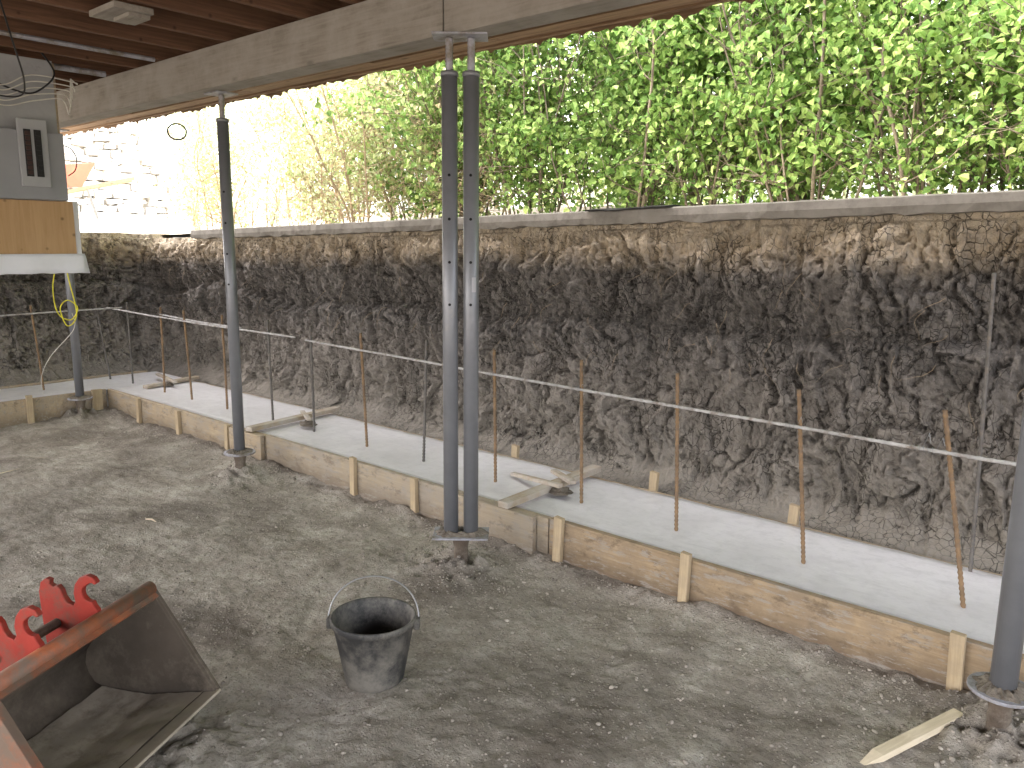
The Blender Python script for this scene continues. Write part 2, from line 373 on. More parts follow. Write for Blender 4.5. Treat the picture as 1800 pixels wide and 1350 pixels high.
# ------------------------------------------------------------ footing and forms
def slab():
    b=MB(); vs=[];fs=[]
    def strip(P0,P1,W0,W1,n,mw):
        o=len(vs)
        for i in range(n+1):
            t=i/n
            for j in range(mw+1):
                w=j/mw
                a=Vector(P0).lerp(Vector(P1),t); c=Vector(W0).lerp(Vector(W1),t); q=a.lerp(c,w)
                if j==mw: q=q+ (c-a).normalized()*(.012*fr(q.x*8,q.y*8))
                vs.append((q.x,q.y,.213+.0025*fr(q.x*5,q.y*5)+.004*fr(q.x*1.3,q.y*1.3)-(.006 if j in(0,mw) else 0)))
        for i in range(n):
            for j in range(mw): a=o+i*(mw+1)+j; fs.append((a,a+mw+1,a+mw+2,a+1))
        for j,fl in ((0,1),(mw,0)):
            bo=len(vs)
            for i in range(n+1): q=vs[o+i*(mw+1)+j]; vs.append((q[0],q[1],-.05))
            for i in range(n): fs.append((o+i*(mw+1)+j,o+(i+1)*(mw+1)+j,bo+i+1,bo+i))
    strip((1.6,3.172,0),(-7.86,3.172,0),(1.6,3.955,0),(-7.86,3.955,0),200,14)
    strip((-7.861,3.955,0),(-7.861,-3,0),(-8.62,3.955,0),(-8.62,-3,0),120,14)
    b.add(vs,fs); return b
fo=slab().obj("concrete_footing",M_conc,smooth=True,label="freshly poured pale grey concrete strip footing inside timber forms",category="footing")
def board(name,c,size,mat,label,cat="board",grp="timber form boards along the footing",rot=None):
    b=MB(); b.box((0,0,0),size,rot=rot); return b.obj(name,mat,bevel=.003,loc=c,label=label,category=cat,group=grp)
board("form_board",((1.5-2.44)/2,3.15,.108),(3.94,.038,.244),M_woodA,"warm brown timber form board with wet stained lower edge")
board("form_board",((-2.446-5.10)/2,3.15,.106),(2.652,.038,.24),M_woodB,"grey concrete-smeared timber form board along the footing")
board("form_board",((-5.106-7.83)/2,3.15,.104),(2.72,.038,.236),M_woodC,"pale brown timber form board along the footing")
board("form_board",(-7.842,.6,.104),(.036,5.04,.236),M_woodC,"pale brown form board turning along the end footing")
board("form_board",(-8.66,.45,.104),(.036,6.9,.236),M_woodC,"outer pale form board behind the end footing")
board("form_board",(-3.9,3.985,.080),(9.4,.036,.236),M_woodC,"outer form board half buried behind the footing")
board("splice_board",(-2.83,3.108,.12),(.62,.034,.215),M_woodB,"grey stained splice board over a form joint","board","splice boards over form joints")
board("splice_board",(-5.33,3.108,.12),(.44,.034,.21),M_woodC,"pale brown splice board over a form joint","board","splice boards over form joints")
def stake(name,x,y,top,w,d,lean,mat,label,turn=0,cat="stake",grp="timber stakes bracing the forms"):
    b=MB()
    vs=[(-w/2,-d/2,-.15),(w/2,-d/2,-.15),(w/2,d/2,-.15),(-w/2,d/2,-.15),(-w/2,-d/2,top),(w/2,-d/2,top-.004),(w/2,d/2,top-.004),(-w/2,d/2,top)]
    b.add(vs,[(3,2,1,0),(4,5,6,7),(0,1,5,4),(1,2,6,5),(2,3,7,6),(3,0,4,7)])
    o=b.obj(name,mat,bevel=.002,loc=(x,y,0),label=label,category=cat,group=grp); o.rotation_euler=(0,lean,turn); return o
for x,t,l,w in [(-7.14,.235,.03,.05),(-6.40,.225,-.03,.05),(-5.62,.235,.05,.045),(-4.05,.262,0,.045),(-3.46,.245,-.02,.045),(-2.37,.262,.04,.05),(-1.64,.268,.02,.045),(-.52,.262,-.03,.05)]:
    yy=3.113 if not(-5.56<x<-5.1 or -3.15<x<-2.5) else 3.077
    stake("form_stake",x,yy,t,w,.03,l,M_stake,"pale sawn timber stake nailed against the form board")
for x,t in [(-2.36,.31),(-1.51,.30),(-3.45,.28),(-.3,.27)]:
    stake("form_stake",x,4.02,t,.05,.03,.05,M_stake,"short timber stake behind the footing in soil")
for y,t in [(2.45,.26),(1.75,.25)]:
    stake("form_stake",-7.808,y,t,.05,.03,0,M_stake,"pale timber stake against the end form board",pi/2)
stake("form_stake",-8.69,2.2,.27,.05,.03,0,M_stake,"short timber stake behind the end footing",pi/2)
stake("form_stake",-7.79,3.02,.24,.09,.03,.0,M_stake,"wide timber cleat at the form corner",pi/2)
def brace(a,c,w,h,label):
    b=MB(); mid=(Vector(a)+Vector(c))/2; b.bar(Vector(a)-mid,Vector(c)-mid,w,h); return b.obj("timber_brace",M_brace,bevel=.003,loc=mid,label=label,category="timber brace",group="timber braces across the footing")
brace((-2.72,3.08,.252),(-2.76,4.02,.250),.07,.036,"concrete-splashed timber brace lying across the footing")
brace((-3.10,3.60,.236),(-2.62,3.46,.292),.035,.022,"thin loose timber strip resting on a brace")
brace((-2.86,3.70,.282),(-2.62,3.58,.284),.04,.022,"short timber scrap stacked on a brace")
brace((-5.28,3.1,.248),(-5.42,4.02,.246),.07,.034,"timber brace across the middle of the footing")
brace((-5.58,3.78,.232),(-5.08,3.50,.290),.035,.022,"thin loose timber strip over a brace")
brace((-7.62,3.40,.232),(-7.75,4.0,.240),.07,.03,"timber brace near the footing corner")
brace((-8.1,3.75,.262),(-7.45,3.62,.272),.04,.022,"thin timber strip at the footing corner")
for (x,y,s) in [(-2.66,3.50,.055),(-5.12,3.52,.06),(-7.6,3.62,.05)]:
    b=MB(); n=14; g=[]
    for i in range(n+1):
        for j in range(n):
            a=2*pi*j/n; ph=pi/2*i/n; k=1+.45*fr(cos(a)*2+x,sin(a)*2,ph*2,4); g.append((s*cos(ph)*cos(a)*k*1.3,s*cos(ph)*sin(a)*k,s*.55*sin(ph)*k))
    b.add(g,[(i*n+j,i*n+(j+1)%n,(i+1)*n+(j+1)%n,(i+1)*n+j) for i in range(n) for j in range(n)])
    b.obj("soil_lump",M_mud2,smooth=True,loc=(x,y,.235 if x>-7 else .225),label="dark crumbly soil lump resting on a brace",category="soil lump",group="soil lumps on the braces")
# ------------------------------------------------------------ rebars
def rebar_mesh(L,rad,mat,name):
    b=MB(); n=int(L/.011); pts=[];rr=[]
    for i in range(n+1):
        pts.append((.004*sin(i*.02),.004*cos(i*.031),L*i/n)); rr.append(rad*(1.16 if i%2 else .86))
    b.tube(pts,rr,7); me=bpy.data.meshes.new(name); me.from_pydata(b.v,[],b.f); me.materials.append(mat); 
    me.polygons.foreach_set("use_smooth",[True]*len(me.polygons)); return me
RM=rebar_mesh(.83,.0095,M_rebar,"rebar_rusty"); RM2=rebar_mesh(.83,.0092,M_rebar2,"rebar_grey"); RM3=rebar_mesh(1.52,.0085,M_rebar2,"rebar_long")
def rebar(x,y,me,lx=0,ly=0,label="rusty ribbed rebar dowel standing in fresh concrete",z=.19):
    o=mk("rebar",me,loc=(x,y,z),label=label,category="rebar",group="vertical rebar dowels in the footing"); o.rotation_euler=(-ly,lx,0)
for i,(x,lx) in enumerate([(-8.01,0.01),(-7.32,.02),(-6.82,-.02),(-6.21,.0),(-5.55,-.02),(-4.99,.03),(-4.34,-.02),(-3.76,.02),(-3.11,-.03),(-2.49,-.04),(-1.88,-.04),(-1.235,-.09),(-.58,-.18)]):
    rebar(x,3.46+random.uniform(-.02,.02),RM2 if i in(0,4,7,5) else RM,lx,random.uniform(-.03,.03),label="grey ribbed rebar dowel standing in fresh concrete" if i in(0,4,5,7) else "rusty ribbed rebar dowel standing in fresh concrete")
rebar(-8.40,3.40,RM2,-.06,-.08,"leaning grey rebar dowel at the footing corner")
rebar(-8.25,2.72,RM,.0,-.05,"rusty rebar dowel in the end footing")
rebar(-8.25,1.9,RM,.0,-.05,"rusty rebar dowel in the end footing")
rebar(-.64,3.90,RM3,-.03,.0,"tall grey rebar standing behind the footing beside soil",.02)
def hbar(a,c,label,sag=.012,mat=M_rebar3,rad=.0075):
    a=Vector(a);c=Vector(c);L=(c-a).length;n=int(L/.02);b=MB()
    pts=[a.lerp(c,i/n)-Vector((0,0,sag*sin(i/n*pi)))+Vector((0,.004*fr(i*.02,1),.003*fr(i*.02,5))) for i in range(n+1)]
    mid=(a+c)/2
    b.tube([q-mid for q in pts],[rad*(1.12 if i%2 else .92)*(1+.18*fr(i*.3,2)) for i in range(n+1)],7)
    return b.obj("horizontal_rebar",mat,smooth=True,loc=mid,label=label,category="rebar",group="horizontal rebars tied to dowels")
hbar((.6,3.435,.835),(-5.0,3.435,.915),"long concrete-crusted rebar tied horizontally along the dowels")
hbar((-5.12,3.43,.925),(-8.45,3.44,.945),"grey horizontal rebar tied along the far dowels",mat=M_rebar3)
hbar((-8.23,3.5,.955),(-8.23,-1.0,.93),"grey horizontal rebar along the end footing")
hbar((-7.3,3.445,.952),(-5.9,3.445,.938),"short lapped horizontal rebar beside the far dowels")
for i,(x) in enumerate([-3.11,-2.49,-1.88,-1.235,-.67,-.72]):
    b=MB(); pts=[]
    z0=.835+(.6-x)/5.6*.08
    for k in range(26): a=k*.75; pts.append((.002*k-.026,-.002+.012*cos(a),.012*sin(a)))
    pts.append((.05,-.02,.02+.01*i%3)); pts.append((.06,-.025,.03))
    b.tube(pts,.0012,4); b.obj("tie_wire",M_wire,loc=(x-(0.09 if x>-1.3 else .02),3.44,z0-.008),label="thin twisted tie wire around crossing rebars",category="tie wire",group="tie wires on the rebar")
# ------------------------------------------------------------ posts
ZP=.19; BZ=2.57
def post(x,y,name,label,double=False,rr=.037):
    e=empty(name,(x,y,0),label=label,category="jack post",group="grey steel jack posts under the house")
    offs=[-.050,.050] if double else [0]
    for k,ox in enumerate(offs):
        b=MB(); b.tube([(ox,0,ZP+.006),(ox,0,2.40)],rr,28); b.tube([(ox,0,2.39),(ox,0,2.405),(ox,0,2.412)],[rr+.004,rr+.004,rr],28)
        t=b.obj("tube",M_post,e)
        t.data.polygons.foreach_set("use_smooth",[len(pp.vertices)==4 for pp in t.data.polygons])
        b=MB(); n=18; b.tube([(ox,0,2.405+i*(BZ-.012-2.405)/n) for i in range(n+1)],[.019 if i%2 else .0165 for i in range(n+1)],14); b.obj("screw_jack",M_galv,e,smooth=True)
        for s in (1,-1):
            for z in (1.35,1.55,1.75,1.95):
                dx,dy=(0,-s) if double else (.6*s,-.8*s)
                h=MB(); c=Vector((ox+dx*rr,dy*rr,z)); h.tube([c-Vector((dx,dy,0))*.004,c+Vector((dx,dy,0))*.0008],.0068,12); h.obj("pin_hole",M_hole,e)
    b=MB()
    if double: b.box((0,0,ZP),(.28,.17,.010))
    else: b.tube([(0,0,ZP-.006),(0,0,ZP+.006)],.105,32)
    o=b.obj("base_plate",M_galv,e,bevel=.002)
    b=MB(); n=12; b.tube([(0,0,-.1+i*(ZP+.094)/n) for i in range(n+1)],[(.034 if i%2 else .038)*(1.25 if i>n-2 else 1) for i in range(n+1)],20); b.obj("screw_pile_stub",M_rust,e,smooth=True)
    b=MB(); N=60; prf=[(.036,.003),(.042,.018),(.058,.015),(.074,.008),(.090,.0055)]
    for i in range(N):
        a=2*pi*i/N
        for k,(q,zz) in enumerate(prf):
            qq=q*(1+.22*fr(cos(a)*2.3,sin(a)*2.3,x+k*.3,3)); ex=(.045 if double else 0)*(1 if cos(a)>0 else -1)*min(1,abs(cos(a))*3)
            b.v.append((qq*cos(a)+ex,qq*sin(a)*(.85 if double else 1),ZP+.005+zz*(1+.6*fr(cos(a)*9,sin(a)*9,x+k,3)) if k<4 else ZP+.004))
    m_=len(prf); b.f=[(i*m_+k,((i+1)%N)*m_+k,((i+1)%N)*m_+k+1,i*m_+k+1) for i in range(N) for k in range(m_-1)]
    b.obj("mud_collar",M_mud2,e)
    b=MB(); b.box((0,0,BZ-.007),(.25 if double else .16,.15,.010)); b.obj("head_plate",M_galv,e,bevel=.002)
    return e
post(*POSTS[0],"jack_post","grey steel jack post beside the end footing")
post(*POSTS[1],"jack_post","single grey steel jack post on round base plate")
e3=post(*POSTS[2],"double_jack_post","pair of grey steel jack posts on a shared plate",double=True)
post(*POSTS[3],"jack_post","grey steel jack post with muddy round base plate",rr=.041)
e3.rotation_euler=(0,0,radians(40.8))
b=MB()
for i in range(5):
    a0=radians(-90+8+i*8); 
    b.v+= [(.050+.0376*cos(a0),.0376*sin(a0),1.41),(.050+.0376*cos(a0),.0376*sin(a0),1.48)]
b.f=[(2*i,2*i+2,2*i+3,2*i+1) for i in range(4)]
b.obj("product_label",M_sticker,e3)
# ------------------------------------------------------------ house underside
e=empty("raised_house",(-3,2,2.57),label="timber floor framing of a raised house above the excavation",category="house")
def ch(mb,name,mat,bevel=0,**kw):
    o=mb.obj(name,mat,None,bevel=bevel,**kw); o.parent=e; o.matrix_parent_inverse=Matrix.Translation((3,-2,-2.57)); return o
b=MB(); b.box((-5.75,2.76,2.69),(5.98,.15,.24)); ch(b,"main_beam",M_beam,.004)
b=MB(); b.box((.35,2.76,2.688),(6.2,.15,.244)); ch(b,"main_beam",M_beam,.004)
YB=-4.6
jm=None
x=-10.3
while x<3.4:
    if jm is None:
        b=MB(); b.box((0,0,0),(.042,3.68-YB,.215)); jo=b.obj("joist",M_joist,bevel=.003); jm=jo.data
    else: jo=jo.copy(); COL.objects.link(jo)
    jo.parent=e; jo.matrix_parent_inverse=Matrix.Translation((3,-2,-2.57)); jo.location=(x+random.uniform(-.02,.02),(3.68+YB)/2,2.919); x+=.406
b=MB()
y=YB
while y<3.7:
    b.box((-3.4,y+.07,3.04),(14,.136,.02)); y+=.14
ch(b,"subfloor",M_deck)
b=MB(); b.box((-3.4,3.70,2.90),(14,.038,.24)); ch(b,"rim_board",M_rim,.003)
b=MB()
xx=-10
while xx<3.3:
    L=random.uniform(.7,1.6); w=random.uniform(.10,.15)
    b.box((xx+L/2,3.62+random.uniform(-.01,.015),2.798+random.uniform(0,.004)),(L-.006,w,.016)); 
    b.box((xx+L/2,3.46,2.799),(L-.01,w,.014)) if random.random()<.8 else None
    b.box((xx+L/2,3.05,2.799),(L-.01,w,.014)) if random.random()<.5 else None
    xx+=L
ch(b,"soffit_boards",M_rim,.002)
b=MB(); n=500
for i in range(n):
    x=-10+i*.027; d=.010+.03*max(0,fr(x*5,2,1,4)+.25)+(.02 if random.random()<.2 else 0)
    b.v+= [(x,3.7215+.003*fr(x*3,1),2.80),(x,3.724+.006*fr(x*4,3),2.79-d)]
b.f=[(2*i,2*i+1,2*i+3,2*i+2) for i in range(n-1)]
ch(b,"torn_building_paper",M_rim)
b=MB(); b.tube([(-5.35,-.7,2.79),(-5.35,2.6,2.79)],.014,10); ch(b,"conduit",M_galv)
b=MB(); b.tube([(-6.1,-.7,2.79),(-6.1,2.6,2.79)],.02,10); ch(b,"conduit",M_galv)
b=MB(); b.box((-4.40,1.98,2.79),(.30,.20,.03)); b.box((-4.37,2.02,2.765),(.18,.11,.02)); ch(b,"nailed_block",M_beam,.003)
# ------------------------------------------------------------ hanging wall with electrical box
e=empty("hanging_wall",(-6.03,1.6,1.5),label="hanging section of plywood wall with white sheet below",category="wall")
def chw(mb,name,mat,par,org,bevel=0,**kw):
    o=mb.obj(name,mat,None,bevel=bevel,**kw); o.parent=par; o.matrix_parent_inverse=Matrix.Translation(Vector(org)*-1); return o
og=(-6.03,1.6,1.5)
b=MB(); b.box((-6.03,1.5,1.70),(.02,1.56,.38)); chw(b,"plywood_panel",M_ply,e,og,.002)
b=MB(); b.box((-6.035,1.475,2.35),(.02,1.50,.915)); chw(b,"grey_backing_board",M_greyboard,e,og,.002)
b=MB(); b.box((-6.10,1.5,2.16),(.09,1.5,1.28)); chw(b,"wall_framing",M_woodC,e,og,.003)
b=MB(); g=[];NY=70;prz=[1.535,1.51,1.475,1.44,1.40]
for i in range(NY):
    y=2.325-i*.025
    for k,z in enumerate(prz): g.append((-6.008+.014*fr(i*.18,k*.5,3,3)*k/2,y+.006*k*(1 if i==0 else 0),z+(.02*fr(i*.12,7,0,2) if k>=3 else 0)))
b.add(g,[(i*5+k,i*5+k+1,(i+1)*5+k+1,(i+1)*5+k) for i in range(NY-1) for k in range(4)])
o=chw(b,"plastic_sheet",M_plastic,e,og,smooth=True); sm=o.modifiers.new("s","SOLIDIFY"); sm.thickness=.004
b=MB(); b.box((-6.10,2.31,1.66),(.10,.03,.47)); chw(b,"sheet_edge",M_plastic,e,og,.003)
ep=empty("electrical_box",(-6.0,2.0,1.9),label="grey open electrical breaker box mounted on plywood",category="electrical box")
og=(-6.0,2.0,1.9)
b=MB(); b.box((-5.985,1.99,2.115),(.07,.48,.44)); chw(b,"enclosure",M_box,ep,og,.006)
b=MB(); b.box((-5.94,2.035,2.19),(.022,.175,.43)); chw(b,"cover",M_box2,ep,og,.004)
for yy,mm in ((2.000,M_breakerr),(2.062,M_breaker)):
    b=MB(); b.box((-5.927,yy,2.19),(.008,.042,.30)); chw(b,"breaker_recess",M_breaker,ep,og,.002)
    b=MB()
    for k in range(9): b.box((-5.921,yy,2.065+k*.031),(.012,.030,.024))
    chw(b,"breaker_row",mm,ep,og,.001)
def cable(name,pts,rad,mat,label,cat="cable",n=40):
    P=[Vector(q) for q in pts]; out=[]
    for i in range(len(P)-1):
        p0=P[max(i-1,0)];p1=P[i];p2=P[i+1];p3=P[min(i+2,len(P)-1)]
        for k in range(8):
            t=k/8; out.append(.5*((2*p1)+(-p0+p2)*t+(2*p0-5*p1+4*p2-p3)*t*t+(-p0+3*p1-3*p2+p3)*t**3))
    out.append(P[-1]); b=MB(); o=P[0]; b.tube([q-o for q in out],rad,6); return b.obj(name,mat,smooth=True,loc=o,label=label,category=cat)
cable("electrical_cable",[(-5.9,2.12,2.83),(-5.85,2.17,2.70),(-5.88,2.10,2.60),(-5.9,2.0,2.56),(-5.92,1.8,2.62)],.006,M_cableb,"black cable looping down from the joists")
cable("electrical_cable",[(-4.8,1.55,2.84),(-5.0,1.66,2.68),(-5.3,1.80,2.54),(-5.5,1.84,2.48),(-5.7,1.76,2.5),(-5.85,1.6,2.58)],.005,M_cableb,"black cable sagging between joists and panel")
for i in range(5):
    z=2.50+i*.03; cable("electrical_cable",[(-5.92,1.6,z+.08),(-5.9,1.85,z-.03),(-5.91,2.05,z+.02+.01*i),(-5.9,2.22+.02*i,z+.05),(-5.95,2.28+.015*i,z-.03+.02*i),(-5.96,2.31,2.7)],.004,M_cablew,"loose pale wires draped above the breaker panel")
cable("electrical_cable",[(-5.97,2.23,2.26),(-5.93,2.26,2.24),(-5.92,2.29,2.18),(-5.93,2.28,2.1),(-5.95,2.24,2.06)],.004,M_cableb,"short black cable curling from the breaker panel")
cable("yellow_rope",[(-7.3,2.62,1.50),(-7.32,2.56,1.25),(-7.33,2.58,1.02),(-7.33,2.68,.95),(-7.32,2.74,1.05),(-7.31,2.66,1.12),(-7.32,2.60,1.05),(-7.33,2.65,.90),(-7.3,2.72,1.0),(-7.3,2.68,1.3),(-7.3,2.66,1.5)],.005,M_yellow,"yellow rope loops hanging beside the post","rope")
cable("white_wire",[(-7.4,2.72,1.0),(-7.5,2.76,.85),(-7.7,2.62,.6),(-7.85,2.58,.4),(-7.9,2.6,.24)],.003,M_cablew,"thin white wire drooping to the footing","wire")
b=MB(); b.tube([(.08*cos(a/24*2*pi),0,.07*sin(a/24*2*pi)) for a in range(25)],.008,8,False); b.tube([(0,0,.07),(0,.01,.2)],.003,5)
o=b.obj("cable_coil",M_cableb,smooth=True,loc=(-7.23,3.68,2.60),label="small black cable coil hanging from the house edge",category="cable"); o.rotation_euler=(0,0,radians(55))
# ------------------------------------------------------------ black pail
px,py=-2.23,1.79; e=empty("bucket",(px,py,gh(px,py)-.006),label="scuffed black rubber bucket standing on the dirt floor",category="bucket")
b=MB(); n=48; H=.265
prof=[(.0,0),(.100,0),(.110,.006),(.113,.03),(.150,H-.03),(.153,H-.028),(.160,H-.022),(.161,H-.004),(.157,H),(.151,H-.003),(.146,H-.02),(.108,.02),(.0,.018)]
for i,(rr,z) in enumerate(prof):
    for k in range(n):
        a=2*pi*k/n; q=rr*(1+.015*sin(2*a+1)*(z/H)); 
        if 3<=i<=4: q+=.0025*(1 if k%6==0 else 0)
        b.v.append((q*cos(a),q*sin(a),z))
b.f=[(i*n+k,i*n+(k+1)%n,(i+1)*n+(k+1)%n,(i+1)*n+k) for i in range(len(prof)-1) for k in range(n)]
b.obj("body",M_black,e,smooth=True)
hx=Vector((sin(th),-cos(th),0)); hb=Vector((cos(th),sin(th),0))
for s in (1,-1):
    b=MB(); b.box((0,0,0),(.024,.040,.045),rot=Matrix.Rotation(atan2(hx.y,hx.x),3,'Z')); b.v=[tuple(Vector(v)+hx*s*.164+Vector((0,0,H-.03))) for v in b.v]; b.obj("handle_lug",M_black,e,bevel=.006)
pts=[]
up=(Vector((0,0,1))*cos(radians(22))+hb*sin(radians(22)))
for k in range(33):
    a=pi*k/32; pts.append(hx*cos(a)*.172+up*(sin(a)**.9 if sin(a)>0 else 0)*.165+Vector((0,0,H-.025)))
b=MB(); b.tube(pts,.003,8); b.obj("handle",M_wire,e,smooth=True)
# ------------------------------------------------------------ excavator bucket
w=Vector((.469,-.883,0)); u=Vector((.883,.469,0)); T0=Vector((-2.64,1.15,0)); W=.66
e=empty("excavator_bucket",T0+w*W/2,label="worn orange excavator bucket with red coupler hooks on dirt",category="excavator bucket"); og=T0+w*W/2
prof=[(0,.455),(-.03,.438),(-.08,.395),(-.14,.345),(-.20,.29),(-.25,.24),(-.285,.19),(-.295,.14),(-.285,.10),(-.26,.065),(-.22,.046),(-.16,.04),(0,.045),(.235,.095)]
def P3(a,z,s): return T0+u*a+w*s+Vector((0,0,z))
b=MB(); 
for (a,z) in prof: b.v+= [tuple(P3(a,z,0)),tuple(P3(a,z,W))]
b.f=[(2*i,2*i+1,2*i+3,2*i+2) for i in range(len(prof)-1)]
def prt(mb,name,mat,bevel=0,solid=0,**kw):
    o=mb.obj(name,mat,None,**kw); o.parent=e; o.matrix_parent_inverse=Matrix.Translation(og*-1)
    if solid: sm=o.modifiers.new("s","SOLIDIFY"); sm.thickness=solid; sm.offset=0
    if bevel: q=o.modifiers.new("b","BEVEL"); q.width=bevel; q.segments=2; q.limit_method='ANGLE'
    return o
prt(b,"shell",M_inner,0,.012,smooth=True)
pr2=[(a,z) for a,z in prof]
for s,mm in ((0.004,M_inner),(W-.004,M_orange)):
    b=MB(); b.prism(pr2,T0+w*s,u,Vector((0,0,1)),w,.014); prt(b,"side_plate",mm,.002)
b=MB(); b.prism([(x*1.0,z) for x,z in [(0,.455),(.235,.095),(.20,.085),(-.03,.44)]],T0+w*(W+.008),u,Vector((0,0,1)),w,.02); prt(b,"side_cutter",M_orange,.002)
b=MB(); b.prism([(0.002,.457),(.243,.095),(.225,.085),(-.02,.448)],T0-w*(.008),u,Vector((0,0,1)),w,.014); prt(b,"side_cutter",M_inner,.002)
b=MB(); b.tube([P3(-.008,.450,-.005),P3(-.008,.450,W+.01)],.025,18); b.bar(P3(.012,.432,0),P3(.012,.432,W),.03,.012,up=(.5,.3,.8)); o=prt(b,"top_lip",M_orange,.0)
o.data.polygons.foreach_set("use_smooth",[len(pp.vertices)==4 and pp.index<18 for pp in o.data.polygons])
b=MB(); b.bar(P3(.215,.093,-.008),P3(.215,.093,W+.008),.06,.010,up=(-.2,-.1,1)); prt(b,"cutting_edge",M_mud,.003)
b=MB(); NX=30; g=[]
for i in range(NX+1):
    for j in range(NX+1):
        a=-.22+.41*i/NX; s=.02+(W-.04)*j/NX; zb=np.interp(a,[-.27,-.22,-.16,0,.235],[.07,.05,.045,.05,.10])
        g.append(tuple(P3(a,float(zb)+.011+.005*fr(a*8,s*8)+.002*fr(a*40,s*40),s)))
b.add(g,[(i*(NX+1)+j,(i+1)*(NX+1)+j,(i+1)*(NX+1)+j+1,i*(NX+1)+j+1) for i in range(NX) for j in range(NX)]); prt(b,"dried_mud_layer",M_mud,smooth=True)
def arc(cx,cy,r,a0,a1,n): return [(cx+r*cos(radians(a0+(a1-a0)*i/n)),cy+r*sin(radians(a0+(a1-a0)*i/n))) for i in range(n+1)]
hook=[(.0,.44),(.010,.47),(.004,.49),(-.008,.505)]
hook+= arc(-.022,.555,.034,-80,-215,9)
hook+= [(-.030,.592),(-.012,.600),(.004,.594),(.012,.602),(-.002,.622),(-.03,.630),(-.062,.618)]
hook+= [(-.085,.588),(-.095,.55),(-.09,.515),(-.10,.497),(-.125,.505),(-.14,.525)]
hook+= [(-.150,.555),(-.165,.572),(-.185,.566),(-.20,.575),(-.195,.592),(-.215,.598),(-.24,.58),(-.252,.54),(-.25,.49),(-.245,.40),(-.23,.26),(-.10,.34)]
hook=[(-.02+a*.84,.44+(z-.44)*.82 if z>.44 else z) for a,z in hook]
for s in (.23,.46):
    b=MB(); b.prism(hook,T0+w*s+Vector((0,0,-.0)),u,Vector((0,0,1)),w,.020); prt(b,"coupler_hook",M_red,.003)
b=MB(); b.tube([P3(-.17,.42,.22),P3(-.17,.42,.47)],.016,12); prt(b,"coupler_cross_tube",M_inner)
b=MB(); L=.52; b.add([(0,-.010,.010),(0,.010,.010),(.08,-.021,0),(.08,.021,0),(.08,-.021,.024),(.08,.021,.024),(L,-.021,0),(L,.021,0),(L,-.021,.024),(L,.021,.024)],
 [(0,1,3,2),(0,4,5,1),(0,2,4),(1,5,3),(2,3,7,6),(4,8,9,5),(2,6,8,4),(3,5,9,7),(6,7,9,8)])
o=b.obj("loose_stake",M_ground_stake,bevel=.002,loc=(-.64,2.455,.020),label="pale pointed timber stake lying on the dirt floor",category="stake"); o.rotation_euler=(0,-.02,atan2(.49,.17))
for (x,y,a,L) in [(-3.05,1.35,.7,.10),(-6.2,1.55,1.9,.35),(-2.6,1.9,2.2,.12),(-4.6,2.0,.2,.1)]:
    b=MB(); b.tube([(0,0,.006),(L*.5,.006,.012),(L,-.004,.008)],[.003,.005,.002],6); o=b.obj("wood_splinter",M_ground_stake,loc=(x,y,gh(x,y)),label="small pale wood splinter on the dirt floor",category="wood splinter",group="wood splinters on the dirt"); o.rotation_euler=(0,0,a)
